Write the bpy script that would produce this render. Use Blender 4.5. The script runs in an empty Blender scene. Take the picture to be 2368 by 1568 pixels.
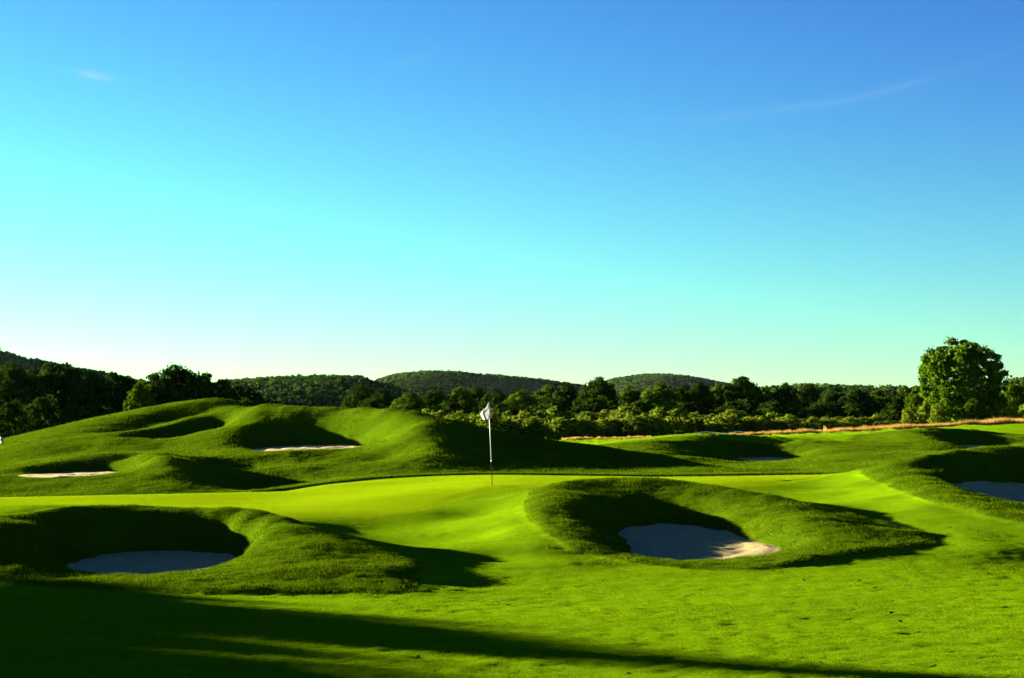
import bpy, math, random
import numpy as np
from mathutils import Vector

random.seed(7)
RNG = np.random.default_rng(11)
R = math.radians
scene = bpy.context.scene
COL = scene.collection

# ------------------------------------------------------------------ camera
CAM_H = 2.3                      # eye height above the near fairway, metres
FOC = 4000.0                     # focal length in units of 1/2367 of the frame width
cam_d = bpy.data.cameras.new('camera')
cam_d.sensor_width = 36.0
cam_d.lens = 36.0 * FOC / 2367.0
cam_d.shift_y = 216.0 / 2367.0
cam_d.clip_start = 0.5
cam_d.clip_end = 12000.0
cam = bpy.data.objects.new('camera', cam_d)
COL.objects.link(cam)
cam.location = (0, 0, CAM_H)
cam.rotation_euler = (R(90), 0, 0)
scene.camera = cam

# ------------------------------------------------------------------ sky and sun
SUN_AZ = R(58)                   # to the left of straight ahead
SUN_EL = R(7.6)
SUN_DIR = Vector((-math.sin(SUN_AZ) * math.cos(SUN_EL), math.cos(SUN_AZ) * math.cos(SUN_EL), math.sin(SUN_EL)))
EXPOSURE = 3.85
SKY_STRENGTH = 0.05
SKY_GAMMA = (1.8, 2.05, 1.05)       # the photograph's contrasty film look, even over the whole sky
SKY_GAIN = (0.078, 0.081, 0.250)   # what one unit of sky radiance comes to in the picture

world = bpy.data.worlds.new('World')
scene.world = world
world.use_nodes = True
wt = world.node_tree
wt.nodes.clear()
w_out = wt.nodes.new('ShaderNodeOutputWorld')
w_bg = wt.nodes.new('ShaderNodeBackground')
w_bg.inputs['Strength'].default_value = SKY_STRENGTH
sky = wt.nodes.new('ShaderNodeTexSky')
sky.sky_type = 'NISHITA'
sky.sun_disc = False
sky.sun_elevation = SUN_EL
sky.sun_rotation = -SUN_AZ
sky.altitude = 100
sky.air_density = 1.0
sky.dust_density = 0.0
sky.ozone_density = 3.0


def wn(kind, **kw):
    n = wt.nodes.new(kind)
    for k, v in kw.items():
        setattr(n, k, v)
    return n


def wmath(op, a, b=None, c=None):
    n = wt.nodes.new('ShaderNodeMath')
    n.operation = op
    for i, v in enumerate((a, b, c)):
        if v is None:
            continue
        if isinstance(v, (int, float)):
            n.inputs[i].default_value = v
        else:
            wt.links.new(v, n.inputs[i])
    return n.outputs[0]


sep = wn('ShaderNodeSeparateColor')
wt.links.new(sky.outputs[0], sep.inputs[0])
comb = wn('ShaderNodeCombineColor')
for i in range(3):
    v = wmath('MULTIPLY', wmath('POWER', sep.outputs[i], SKY_GAMMA[i]), SKY_GAIN[i] / (SKY_STRENGTH * 2 ** EXPOSURE))
    wt.links.new(v, comb.inputs[i])
# thin cirrus: soft streaks fixed in the sky, thinned by noise
geo = wn('ShaderNodeTexCoord')
sxyz = wn('ShaderNodeSeparateXYZ')
wt.links.new(geo.outputs['Generated'], sxyz.inputs[0])
ang = wmath('ARCTAN2', sxyz.outputs[0], sxyz.outputs[1])
elv = wmath('ARCSINE', sxyz.outputs[2])


def wisp(a0, e0, la, le, slope, curve, strength, nscale):
    """A streak of cirrus round the bearing a0 and elevation e0 (radians), half-lengths la and le."""
    da = wmath('SUBTRACT', ang, a0)
    de = wmath('SUBTRACT', wmath('SUBTRACT', elv, e0), wmath('ADD', wmath('MULTIPLY', da, slope), wmath('MULTIPLY', wmath('MULTIPLY', da, da), curve)))
    cv = wn('ShaderNodeCombineXYZ')
    wt.links.new(wmath('MULTIPLY', da, nscale), cv.inputs[0])
    wt.links.new(wmath('MULTIPLY', de, nscale * 5), cv.inputs[1])
    nz = wn('ShaderNodeTexNoise')
    nz.inputs['Scale'].default_value = 1.0
    nz.inputs['Detail'].default_value = 5.0
    wt.links.new(cv.outputs[0], nz.inputs['Vector'])
    r2 = wmath('ADD', wmath('POWER', wmath('ABSOLUTE', wmath('DIVIDE', da, la)), 2.0), wmath('POWER', wmath('ABSOLUTE', wmath('DIVIDE', de, le)), 2.0))
    g = wmath('EXPONENT', wmath('MULTIPLY', r2, -1.0))
    n2 = wmath('MAXIMUM', wmath('SUBTRACT', wmath('MULTIPLY', nz.outputs['Fac'], 2.6), 0.75), 0.0)
    return wmath('MULTIPLY', wmath('MULTIPLY', g, n2), strength)


cl_f = wisp(-0.2375, 0.198, 0.009, 0.0024, -0.12, 0.0, 0.38, 130.0)
for a in ((0.185, 0.186, 0.085, 0.0026, 0.16, 0.8, 0.09, 40.0), (-0.058, 0.212, 0.014, 0.0026, 0.28, 0.0, 0.07, 60.0), (0.175, 0.079, 0.026, 0.0014, 0.06, 0.0, 0.12, 60.0), (-0.055, 0.050, 0.022, 0.0018, 0.10, 0.0, 0.25, 60.0)):
    cl_f = wmath('ADD', cl_f, wisp(*a))
cmix = wn('ShaderNodeMix', data_type='RGBA')
wt.links.new(cl_f, cmix.inputs[0])
wt.links.new(comb.outputs[0], cmix.inputs[6])
cwhite = 0.95 / (SKY_STRENGTH * 2 ** EXPOSURE)
cmix.inputs[7].default_value = (cwhite * 0.80, cwhite * 0.97, cwhite, 1)
wt.links.new(cmix.outputs[2], w_bg.inputs['Color'])
wt.links.new(w_bg.outputs[0], w_out.inputs[0])

sun_d = bpy.data.lights.new('sun', 'SUN')
sun_d.energy = 5.0
sun_d.angle = R(0.5)
sun_d.color = (1.0, 0.90, 0.68)
sun = bpy.data.objects.new('sun', sun_d)
COL.objects.link(sun)
sun.rotation_euler = (-SUN_DIR).to_track_quat('-Z', 'Y').to_euler()

vs = scene.view_settings
vs.view_transform = 'Standard'
vs.look = 'None'
vs.exposure = EXPOSURE
vs.gamma = 1.0
vs.use_curve_mapping = False
scene.cycles.max_bounces = 6
scene.cycles.transparent_max_bounces = 4

# ------------------------------------------------------------------ helpers


def at(px, py, depth):
    """The point at the given depth (metres ahead) that the survey photograph shows at (px, py) of its 2367 x 1568 frame."""
    return ((px - 1183.5) / FOC * depth, depth, CAM_H + (1000.0 - py) / FOC * depth)


def tag(o, label=None, cat=None, group=None, kind=None):
    if label:
        o['label'] = label
    if cat:
        o['category'] = cat
    if group:
        o['group'] = group
    if kind:
        o['kind'] = kind
    return o


def mesh_np(name, verts, faces, mat=None, smooth=False):
    """faces: int array (n, 3) or (n, 4)."""
    verts = np.asarray(verts, dtype=np.float32)
    faces = np.asarray(faces, dtype=np.int32)
    n, k = faces.shape
    me = bpy.data.meshes.new(name)
    me.vertices.add(len(verts))
    me.vertices.foreach_set('co', verts.ravel())
    me.loops.add(n * k)
    me.loops.foreach_set('vertex_index', faces.ravel())
    me.polygons.add(n)
    me.polygons.foreach_set('loop_start', np.arange(0, n * k, k, dtype=np.int32))
    if smooth:
        me.polygons.foreach_set('use_smooth', np.ones(n, dtype=bool))
    me.update(calc_edges=True)
    if mat:
        me.materials.append(mat)
    return me


def obj(name, me, parent=None, loc=None):
    o = bpy.data.objects.new(name, me)
    COL.objects.link(o)
    if parent is not None:
        o.parent = parent
    if loc is not None:
        o.location = loc
    return o


def fattr(me, name, vals):
    a = me.attributes.new(name, 'FLOAT', 'POINT')
    a.data.foreach_set('value', np.asarray(vals, dtype=np.float32).ravel())


_LAT = np.random.default_rng(5).random((256, 256))


def vnoise(x, y, scale, seed=0):
    """Smooth value noise in 0..1; scale is the size of a cell in metres."""
    x = np.asarray(x) / scale + seed * 17.31
    y = np.asarray(y) / scale + seed * 9.77
    xi = np.floor(x).astype(int)
    yi = np.floor(y).astype(int)
    fx = x - xi
    fy = y - yi
    fx = fx * fx * (3 - 2 * fx)
    fy = fy * fy * (3 - 2 * fy)
    a = _LAT[xi & 255, yi & 255]
    b = _LAT[(xi + 1) & 255, yi & 255]
    c = _LAT[xi & 255, (yi + 1) & 255]
    d = _LAT[(xi + 1) & 255, (yi + 1) & 255]
    return (a * (1 - fx) + b * fx) * (1 - fy) + (c * (1 - fx) + d * fx) * fy


def in_poly(x, y, poly):
    x = np.asarray(x)
    y = np.asarray(y)
    r = np.zeros(x.shape, bool)
    n = len(poly)
    for i in range(n):
        x1, y1 = poly[i]
        x2, y2 = poly[(i + 1) % n]
        if y1 == y2:
            continue
        c = ((y1 > y) != (y2 > y)) & (x < (x2 - x1) * (y - y1) / (y2 - y1) + x1)
        r ^= c
    return r


def poly_dist(x, y, poly):
    """Signed distance to a closed polygon, positive inside."""
    x = np.asarray(x, dtype=float)
    y = np.asarray(y, dtype=float)
    best = np.full(x.shape, 1e9)
    n = len(poly)
    for i in range(n):
        x1, y1 = poly[i]
        x2, y2 = poly[(i + 1) % n]
        dx, dy = x2 - x1, y2 - y1
        t = np.clip(((x - x1) * dx + (y - y1) * dy) / (dx * dx + dy * dy + 1e-9), 0, 1)
        best = np.minimum(best, (x - x1 - t * dx) ** 2 + (y - y1 - t * dy) ** 2)
    d = np.sqrt(best)
    return np.where(in_poly(x, y, poly), d, -d)


def smooth_loop(pts, n_per=6, closed=True):
    """Catmull-Rom through the points."""
    p = np.asarray(pts, dtype=float)
    n = len(p)
    out = []
    rng = range(n) if closed else range(n - 1)
    for i in rng:
        if closed:
            p0, p1, p2, p3 = p[(i - 1) % n], p[i], p[(i + 1) % n], p[(i + 2) % n]
        else:
            p0, p1, p2, p3 = p[max(i - 1, 0)], p[i], p[i + 1], p[min(i + 2, n - 1)]
        for k in range(n_per):
            t = k / n_per
            out.append(0.5 * ((2 * p1) + (-p0 + p2) * t + (2 * p0 - 5 * p1 + 4 * p2 - p3) * t * t + (-p0 + 3 * p1 - 3 * p2 + p3) * t ** 3))
    if not closed:
        out.append(p[-1])
    return np.array(out)


# ------------------------------------------------------------------ materials


class Mat:
    def __init__(self, name):
        self.m = bpy.data.materials.new(name)
        self.m.use_nodes = True
        self.t = self.m.node_tree
        self.t.nodes.clear()
        self.out = self.t.nodes.new('ShaderNodeOutputMaterial')

    def n(self, kind, **kw):
        nd = self.t.nodes.new(kind)
        for k, v in kw.items():
            setattr(nd, k, v)
        return nd

    def set(self, sock, v):
        if isinstance(v, bpy.types.NodeSocket):
            self.t.links.new(v, sock)
        elif isinstance(v, (tuple, list)) and len(v) == 3 and sock.type == 'RGBA':
            sock.default_value = (*v, 1)
        else:
            sock.default_value = v

    def math(self, op, a, b=0.0, clamp=False):
        nd = self.n('ShaderNodeMath', operation=op, use_clamp=clamp)
        self.set(nd.inputs[0], a)
        self.set(nd.inputs[1], b)
        return nd.outputs[0]

    def attr(self, name):
        return self.n('ShaderNodeAttribute', attribute_name=name).outputs['Fac']

    def noise(self, scale, detail=3.0, rough=0.55, coord='pos', stretch=None):
        if coord == 'pos':
            v = self.n('ShaderNodeNewGeometry').outputs['Position']
        else:
            v = self.n('ShaderNodeTexCoord').outputs['Object']
        if stretch:
            mp = self.n('ShaderNodeMapping')
            self.set(mp.inputs['Vector'], v)
            mp.inputs['Scale'].default_value = stretch
            v = mp.outputs[0]
        nd = self.n('ShaderNodeTexNoise')
        self.set(nd.inputs['Vector'], v)
        nd.inputs['Scale'].default_value = scale
        nd.inputs['Detail'].default_value = detail
        nd.inputs['Roughness'].default_value = rough
        return nd.outputs['Fac']

    def mix(self, fac, a, b):
        nd = self.n('ShaderNodeMix', data_type='RGBA')
        self.set(nd.inputs[0], fac)
        self.set(nd.inputs[6], a)
        self.set(nd.inputs[7], b)
        return nd.outputs[2]

    def ramp(self, fac, lo, hi):
        nd = self.n('ShaderNodeMapRange')
        self.set(nd.inputs[0], fac)
        nd.inputs[1].default_value = lo
        nd.inputs[2].default_value = hi
        return nd.outputs[0]

    def bump(self, h, strength, dist):
        nd = self.n('ShaderNodeBump')
        nd.inputs['Strength'].default_value = strength
        nd.inputs['Distance'].default_value = dist
        self.set(nd.inputs['Height'], h)
        return nd.outputs[0]

    def principled(self, color, rough=0.8, spec=0.2, normal=None, **kw):
        nd = self.n('ShaderNodeBsdfPrincipled')
        self.set(nd.inputs['Base Color'], color)
        self.set(nd.inputs['Roughness'], rough)
        nd.inputs['Specular IOR Level'].default_value = spec
        if normal is not None:
            self.set(nd.inputs['Normal'], normal)
        for k, v in kw.items():
            self.set(nd.inputs[k], v)
        return nd.outputs[0]

    def end(self, shader):
        self.set(self.out.inputs['Surface'], shader)
        return self.m


def leaf_mat(name, col_a, col_b, trans=0.35, nscale=0.6, rough_spec=0.0):
    m = Mat(name)
    rnd = m.n('ShaderNodeObjectInfo').outputs['Random']
    f = m.math('ADD', m.math('MULTIPLY', m.ramp(m.noise(nscale, 4), 0.3, 0.7), 0.7), m.math('MULTIPLY', rnd, 0.3), True)
    c = m.mix(f, col_a, col_b)
    d = m.n('ShaderNodeBsdfDiffuse')
    m.set(d.inputs[0], c)
    t = m.n('ShaderNodeBsdfTranslucent')
    m.set(t.inputs[0], c)
    mx = m.n('ShaderNodeMixShader')
    mx.inputs[0].default_value = trans
    m.set(mx.inputs[1], d.outputs[0])
    m.set(mx.inputs[2], t.outputs[0])
    return m.end(mx.outputs[0])


def bark_mat(name, a, b):
    m = Mat(name)
    h = m.noise(6, 5, stretch=(1, 1, 0.2))
    return m.end(m.principled(m.mix(h, a, b), 0.9, 0.1, m.bump(h, 0.8, 0.03)))


def plain_mat(name, c, rough=0.5, spec=0.3, var=0.12):
    m = Mat(name)
    f = m.noise(9, 3)
    lo = tuple(x * (1 - var) for x in c)
    return m.end(m.principled(m.mix(f, lo, c), rough, spec))


# turf: one ground sheet; the attribute rough says where the mown turf gives way to long grass
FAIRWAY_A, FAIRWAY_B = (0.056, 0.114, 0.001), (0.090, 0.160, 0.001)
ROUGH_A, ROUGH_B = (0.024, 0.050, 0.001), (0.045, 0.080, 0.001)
GREEN_A, GREEN_B = (0.105, 0.165, 0.001), (0.130, 0.195, 0.001)


def ground_material():
    m = Mat('turf')
    rough = m.attr('rough')
    semi = m.attr('semi')
    big = m.ramp(m.noise(0.35, 4), 0.3, 0.7)
    streak = m.ramp(m.noise(1.6, 5, 0.6, stretch=(0.22, 1.0, 1.0)), 0.3, 0.7)
    fine = m.noise(95, 3, 0.7)
    c = m.mix(m.math('ADD', m.math('MULTIPLY', big, 0.5), m.math('MULTIPLY', streak, 0.5)), FAIRWAY_A, FAIRWAY_B)
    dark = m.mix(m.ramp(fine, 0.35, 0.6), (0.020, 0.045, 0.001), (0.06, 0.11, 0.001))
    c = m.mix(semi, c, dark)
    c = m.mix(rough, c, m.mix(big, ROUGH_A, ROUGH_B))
    tuft = m.noise(30, 4, 0.7)
    h = m.math('ADD', m.math('MULTIPLY', fine, 0.45), m.math('MULTIPLY', tuft, 0.35))
    return m.end(m.principled(c, 0.95, 0.0, m.bump(h, 0.9, 0.06)))


def green_material():
    m = Mat('putting_turf')
    streak = m.ramp(m.noise(0.8, 5, stretch=(0.25, 1.0, 1.0)), 0.3, 0.7)
    fine = m.noise(60, 3, 0.6)
    c = m.mix(streak, GREEN_A, GREEN_B)
    return m.end(m.principled(c, 0.95, 0.0, m.bump(fine, 0.8, 0.035)))


def sand_material():
    m = Mat('sand')
    a = m.noise(3.0, 5, 0.6)
    b = m.noise(22.0, 4, 0.7, stretch=(0.5, 1.4, 1.0))
    g_ = m.noise(70.0, 3, 0.7)
    c = m.mix(m.ramp(m.math('ADD', m.math('MULTIPLY', b, 0.6), m.math('MULTIPLY', g_, 0.4)), 0.36, 0.64), (0.160, 0.126, 0.050), (0.430, 0.340, 0.135))
    h = m.math('ADD', a, m.math('MULTIPLY', b, 0.6))
    return m.end(m.principled(c, 0.95, 0.05, m.bump(h, 1.0, 0.12)))


M_GROUND = ground_material()
M_GREEN = green_material()
M_SAND = sand_material()
M_ROUGH = leaf_mat('rough_blades', (0.024, 0.050, 0.001), (0.062, 0.098, 0.001), 0.25, 1.3)
M_COLLAR = leaf_mat('collar_blades', (0.02, 0.045, 0.001), (0.04, 0.07, 0.001), 0.25, 1.3)
M_FESCUE = leaf_mat('fescue_blades', (0.17, 0.095, 0.020), (0.28, 0.17, 0.040), 0.35, 0.4)
M_LEAF_DARK = leaf_mat('dark_leaves', (0.008, 0.019, 0.002), (0.021, 0.040, 0.002), 0.18, 0.35)
M_LEAF_MID = leaf_mat('mid_leaves', (0.019, 0.044, 0.002), (0.046, 0.078, 0.003), 0.22, 0.5)
M_LEAF_PALE = leaf_mat('pale_leaves', (0.050, 0.080, 0.005), (0.105, 0.135, 0.007), 0.28, 0.6)
M_LEAF_LONE = leaf_mat('lone_tree_leaves', (0.017, 0.045, 0.002), (0.050, 0.092, 0.003), 0.26, 0.9)
M_LEAF_FAR = leaf_mat('far_leaves', (0.016, 0.038, 0.007), (0.036, 0.068, 0.008), 0.2, 0.05)
M_BARK = bark_mat('bark', (0.10, 0.065, 0.035), (0.20, 0.14, 0.08))
M_HILL = plain_mat('forest_floor', (0.008, 0.016, 0.004), 1.0, 0.0, 0.4)
M_WHITE = plain_mat('white_paint', (0.5, 0.5, 0.49), 0.35, 0.4, 0.04)
M_BLACK = plain_mat('black_paint', (0.006, 0.006, 0.006), 0.9, 0.02)
M_METAL = plain_mat('pale_metal', (0.6, 0.6, 0.58), 0.3, 0.5)

# ------------------------------------------------------------------ terrain: surveyed lines, then a thin-plate surface through them
SURVEY = []                      # (x, y, z)


def line(pts, step=None):
    """Survey line through picture points (px, py, depth), sampled every step metres."""
    w = np.array([at(*p) for p in pts])
    for i in range(len(w) - 1):
        d = np.linalg.norm(w[i + 1, :2] - w[i, :2])
        s = step or (0.55 + 0.012 * w[i, 1])
        n = max(1, int(round(d / s)))
        for k in range(n):
            SURVEY.append(w[i] + (w[i + 1] - w[i]) * k / n)
    SURVEY.append(w[-1])


def spot(*pts):
    for p in pts:
        SURVEY.append(np.array(at(*p)))


def world_spot(*pts):
    for p in pts:
        SURVEY.append(np.array(p, dtype=float))


def back_of(crest, steps):
    """Survey points behind a crest, so that the mound falls away there."""
    for p in crest:
        x_, y_, z_ = at(*p)
        for dx, dy, dz in steps:
            world_spot((x_ + dx, y_ + dy, z_ + dz))


# near fairway
for yy in (-25, -10, 2, 9, 13):
    for xx in (-40, -22, -11, 0, 11, 22, 40):
        world_spot((xx, yy, 0.03))
for yy in (16, 18.5, 21, 23):
    for xx in (-40, -24, -14, -9, -5, -2, 1, 4, 7, 10, 15, 25, 40):
        world_spot((xx, yy, 0.03 + 0.02 * math.sin(xx * 0.7 + yy)))
spot((1150, 1385, 23.8), (1150, 1340, 26.5), (1130, 1290, 30.2), (1120, 1240, 34.2), (1130, 1190, 38.5), (1130, 1150, 41.5), (1138, 1125, 44), (1138, 1108, 49),
     (1060, 1330, 26.7), (1050, 1280, 30.3), (1040, 1220, 36), (1000, 1185, 39), (900, 1150, 42), (900, 1250, 33.5), (800, 1225, 36),
     (1300, 1340, 26.6), (1500, 1345, 26.3), (1750, 1345, 26.3), (2000, 1330, 27.4), (2200, 1310, 29), (2360, 1300, 30), (2600, 1295, 30.5),
     (2300, 1270, 31), (2215, 1243, 32.6), (2110, 1205, 34.9), (2000, 1180, 37.6), (1950, 1150, 41.8), (1900, 1130, 45), (2360, 1245, 32.7), (2250, 1290, 30.2), (2150, 1300, 29.6))
# putting green
line([(-400, 1152, 45.5), (0, 1150, 45.5), (300, 1144, 46), (600, 1137.5, 47), (650, 1136.5, 47.5)], 1.5)
line([(650, 1136.5, 47.5), (760, 1120, 50), (900, 1107, 52), (1040, 1100, 53), (1138, 1098, 53), (1300, 1100, 52.5), (1500, 1103, 51.5), (1700, 1101, 51), (1850, 1098, 50.3), (1960, 1094, 49.3)], 1.5)
spot((-400, 1178, 40.5), (0, 1177, 40.7), (300, 1167, 41.5), (650, 1162, 42.5), (850, 1132, 47), (1000, 1115, 49.5), (1300, 1112, 48), (1500, 1114, 47.5),
     (1700, 1113, 47), (1850, 1112, 47.5), (1800, 1125, 45.5), (1600, 1132, 43), (1450, 1124, 42.5), (1300, 1130, 43))
spot((-400, 1157, 50), (0, 1156, 50), (300, 1151, 51), (520, 1143, 51.5))

# bunker mound in the left foreground
M1_CREST = [(-250, 1225, 31), (0, 1205, 31.8), (70, 1196, 32.5), (163, 1186, 33.2), (280, 1180, 33.9), (396, 1178, 34.2), (490, 1182, 33.8), (560, 1189, 32.9), (630, 1204, 31.8),
            (700, 1224, 30.9), (770, 1245, 30.1), (840, 1268, 29.3), (905, 1292, 28.2), (945, 1316, 26.8)]
M1_BASE = [(968, 1352, 25.2), (955, 1366, 24.6), (886, 1373, 24.3), (746, 1373.5, 24.3), (560, 1374, 24.3), (420, 1372, 24.4), (280, 1367, 24.7), (140, 1360, 25.2), (0, 1343, 26.4), (-250, 1325, 27.8)]
M1_SAND = [(x_, y_, 27 + (d_ - 26) * 1.12) for x_, y_, d_ in [(154, 1314.6, 27.6), (176, 1300, 29), (214, 1287, 30), (280, 1278.5, 30.7), (373, 1275, 31), (466, 1275, 31), (522, 1281, 30.4), (555, 1291, 29.4), (540, 1303, 28.4), (513, 1312, 27.7), (443, 1328, 26.6),
           (350, 1336.5, 26), (256, 1334, 26.2), (196, 1326, 26.8)]]
line(M1_CREST)
line(M1_BASE)
back_of(M1_CREST[5:10], ((0.15, 0.9, -0.07), (0.3, 2.0, -0.20)))
line([(130, 1204, 32.7), (280, 1198, 33.3), (396, 1196, 33.5), (490, 1200, 33.1), (548, 1208, 32.4)])
line([(-60, 1214, 30.6), (-110, 1228, 29.4), (-110, 1250, 28.4), (-60, 1285, 27.4), (20, 1320, 26.6)])
line([(95, 1232, 31.2), (55, 1250, 30.2), (55, 1280, 29.0), (85, 1308, 27.9)])
line([(90, 1318, 27.6), (130, 1332, 26.6), (230, 1345, 25.7), (350, 1349, 25.35), (450, 1343, 25.6), (560, 1327, 26.3)])
spot((592, 1285, 28.8), (592, 1245, 30.6), (700, 1285, 28.0), (700, 1320, 26.4), (620, 1310, 27.2), (800, 1310, 26.9), (800, 1340, 25.6), (880, 1330, 26), (640, 1345, 25.5))
# ground just behind the nose
spot((700, 1206, 36.0), (800, 1240, 33.0), (860, 1262, 31.1), (930, 1285, 29.4), (1000, 1310, 27.7), (1010, 1350, 25.9), (1000, 1385, 23.8))

# bunker mound right of the flag
M2_CREST = [(1264, 1131, 40), (1318, 1117, 40.4), (1398, 1112.7, 40.6), (1504, 1112.7, 40.4), (1584, 1119.6, 40), (1664, 1130, 39.3), (1771, 1150, 37.8), (1877, 1174, 36.6), (1984, 1206, 35.1), (2091, 1232, 33.8), (2140, 1247, 32.8)]
M2_RIM = [(1264, 1131, 40), (1248, 1163, 37.4), (1268, 1206, 34.9), (1318, 1243, 32.5), (1371, 1279, 30.5), (1446, 1296, 29.6), (1558, 1309, 28.95)]
M2_BASE = [(1371, 1284, 30.2), (1446, 1300, 29.3), (1558, 1313, 28.6), (1638, 1317, 28.4), (1744, 1316, 28.5), (1851, 1305.6, 29.2), (1957, 1287, 30.3), (2064, 1273, 31.1), (2160, 1260, 31.9)]
M2_SAND = [(x_, y_, 30.6 + (d_ - 29.9) * 1.094) for x_, y_, d_ in [(1435, 1233, 34.6), (1450, 1220, 35.5), (1478, 1211, 36), (1531, 1206, 36.3), (1611, 1214, 35.7), (1664, 1227, 34.8), (1707, 1240, 33.9), (1760, 1256, 32.9), (1803, 1272, 31.8), (1771, 1286, 30.8), (1717, 1297, 30.2),
           (1638, 1302, 29.9), (1558, 1302, 29.9), (1500, 1296, 30.3), (1467, 1286, 31), (1462, 1265, 32.4)]]
line(M2_CREST)
line(M2_RIM)
back_of(M2_CREST[1:7], ((0.05, 0.9, -0.05), (0.1, 2.0, -0.18)))
line(M2_BASE)
line([(1330, 1134, 39.7), (1400, 1130, 39.9), (1500, 1130, 39.7), (1580, 1137, 39.2), (1660, 1150, 38.3)])
spot((1345, 1215, 34.6), (1360, 1165, 37.6), (1840, 1230, 33.6), (1790, 1215, 34.6), (1850, 1278, 30.9), (1900, 1255, 32.2), (1960, 1240, 32.6), (1850, 1295, 29.8), (1960, 1265, 31.6), (2050, 1250, 32.4), (1740, 1306, 29.2), (1640, 1309, 29.1),
     (1205, 1180, 37.0), (1190, 1220, 34.2), (1235, 1264, 30.8), (1310, 1298, 29.0), (1410, 1310, 28.7), (1210, 1140, 41.3))
spot((1700, 1141, 40.5), (1800, 1154, 39.0), (1900, 1176, 36.9), (2000, 1207, 35.2), (2100, 1231, 33.4), (2190, 1256, 32.0))

# bunker mound at the right edge
M3_CREST = [(1984, 1087, 48.3), (2048, 1077, 47.2), (2112, 1068, 46.8), (2160, 1057, 47.2), (2223, 1044, 48.2), (2287, 1036, 49.2), (2367, 1033, 50), (2500, 1036, 50.5), (2650, 1060, 49)]
M3_SAND = [(2188, 1119, 44.3), (2226, 1109.5, 45.6), (2287, 1112.5, 46.4), (2367, 1120, 46.6), (2470, 1135, 45.5), (2560, 1165, 41), (2480, 1187, 39), (2367, 1177.5, 39.3), (2284, 1158.5, 40.8), (2233, 1138, 42.6)]
line(M3_CREST)
line([(1990, 1096, 47.5), (2054, 1125, 42.5), (2144, 1160, 37.8), (2271, 1192, 35.2), (2367, 1211, 34.0), (2500, 1232, 32.8)])
line([(2110, 1108, 43.2), (2160, 1130, 40.4), (2210, 1151, 38.3), (2284, 1172, 36.4), (2367, 1191, 35.2), (2480, 1205, 34.4)])
line([(2130, 1083, 46.4), (2180, 1067, 47.0), (2260, 1049, 48.3), (2367, 1042, 49.4)])
back_of(M3_CREST[2:], ((0.0, 1.2, -0.05), (0.0, 3.0, -0.28)))
spot((2060, 1096, 45.8))
spot((2100, 1085, 55), (2250, 1075, 55), (2400, 1070, 55))

# mound behind the green's left end
ML_CREST = [(-350, 1135, 54), (-120, 1115, 56), (33, 1094, 58.5), (117, 1066, 61), (217, 1052, 62.5), (301, 1051, 62.5), (354, 1058, 57.8), (401, 1064, 57.0), (451, 1074, 56.8), (535, 1099, 56.3), (585, 1116, 55.6), (622, 1135, 54)]
ML_SAND = [(43, 1100, 57), (75, 1096, 58.5), (120, 1093.5, 59.5), (190, 1092, 60), (250, 1091.5, 60), (288, 1091.5, 59), (265, 1095, 57.8), (235, 1098.5, 57), (165, 1102.5, 56), (95, 1103.5, 56)]
line(ML_CREST)
for p in ML_CREST[6:9]:
    x_, y_, z_ = at(*p)
    world_spot((x_ + 0.2, y_ + 1.4, z_ - 0.02), (x_ + 0.4, y_ + 3.0, z_ + 0.06))
line([(0, 1115, 55.3), (100, 1111, 55.2), (200, 1110, 55), (300, 1100, 55.4), (322, 1079, 57.6), (350, 1064, 58.4)])
spot((100, 1068, 61.2), (210, 1062, 61.7), (300, 1062, 61.6))
line([(0, 1142, 52.5), (150, 1141, 52.1), (300, 1146, 51.3), (420, 1148, 51.0), (540, 1148, 50.7)], 1.6)
spot((350, 1118, 53.4), (420, 1118, 53.6), (500, 1126, 53.4))

# the long mound behind the green
MB_CREST = [(602, 937, 72), (672, 940, 71), (756, 944, 70.0), (823, 945.6, 68.6), (890, 947, 67.3), (940, 952, 66.6), (1007, 964, 66), (1073, 978, 65.6), (1140, 994, 65.3), (1207, 1007.5, 65), (1274, 1017, 64.5), (1324, 1023, 64),
            (1391, 1031, 63.3), (1447, 1042, 62.4), (1533, 1053, 61.2), (1589, 1064, 60.2), (1646, 1076.6, 58.8), (1703, 1085, 57), (1760, 1092, 56)]
MB_OUTER = [(-450, 1175, 62), (-200, 1110, 64), (0, 1059, 67), (60, 1039, 68.5), (117, 1021, 70), (184, 1004, 72), (251, 993, 74), (301, 979, 75.5), (334, 967, 76.5), (384, 949, 78), (434, 932, 79), (468, 925, 79.5), (501, 921, 80), (521, 923, 80), (551, 929, 80), (600, 945, 80)]
MB_RIDGE = [(301, 1008, 70.5), (368, 987, 72.5), (434, 966, 74.5), (501, 953, 75.5), (551, 945, 75.5), (602, 937.5, 73)]
B0_SAND = [(x_, y_ + 1.0, d_ + 0.6) for x_, y_, d_ in [(568, 1036, 64.5), (620, 1032.5, 66), (672, 1031, 66.5), (773, 1028.7, 66.6), (850, 1028.3, 65), (878, 1029, 64.2), (823, 1036, 63.2), (789, 1038, 62.8), (672, 1042, 63), (612, 1043, 63)]]
line(MB_CREST)
back_of(MB_CREST[1:7], ((0.0, 1.3, -0.03), (0.0, 3.2, -0.22)))
for p in MB_CREST[7:-2]:
    x_, y_, z_ = at(*p)
    world_spot((x_ + 0.1, y_ + 1.5, z_ - 0.10), (x_ + 0.3, y_ + 3.6, z_ - 0.50), (x_ + 0.6, y_ + 7.0, max(z_ - 1.2, 0.75)))
line(MB_OUTER)
line(MB_RIDGE)
line([(301, 1004, 73), (434, 963.5, 77), (540, 942, 77.5)])
line([(330, 1015, 69.3), (384, 1014, 69), (451, 1002, 69.8), (518, 988, 70.3), (545, 978, 70.6), (565, 962, 71)])
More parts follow.
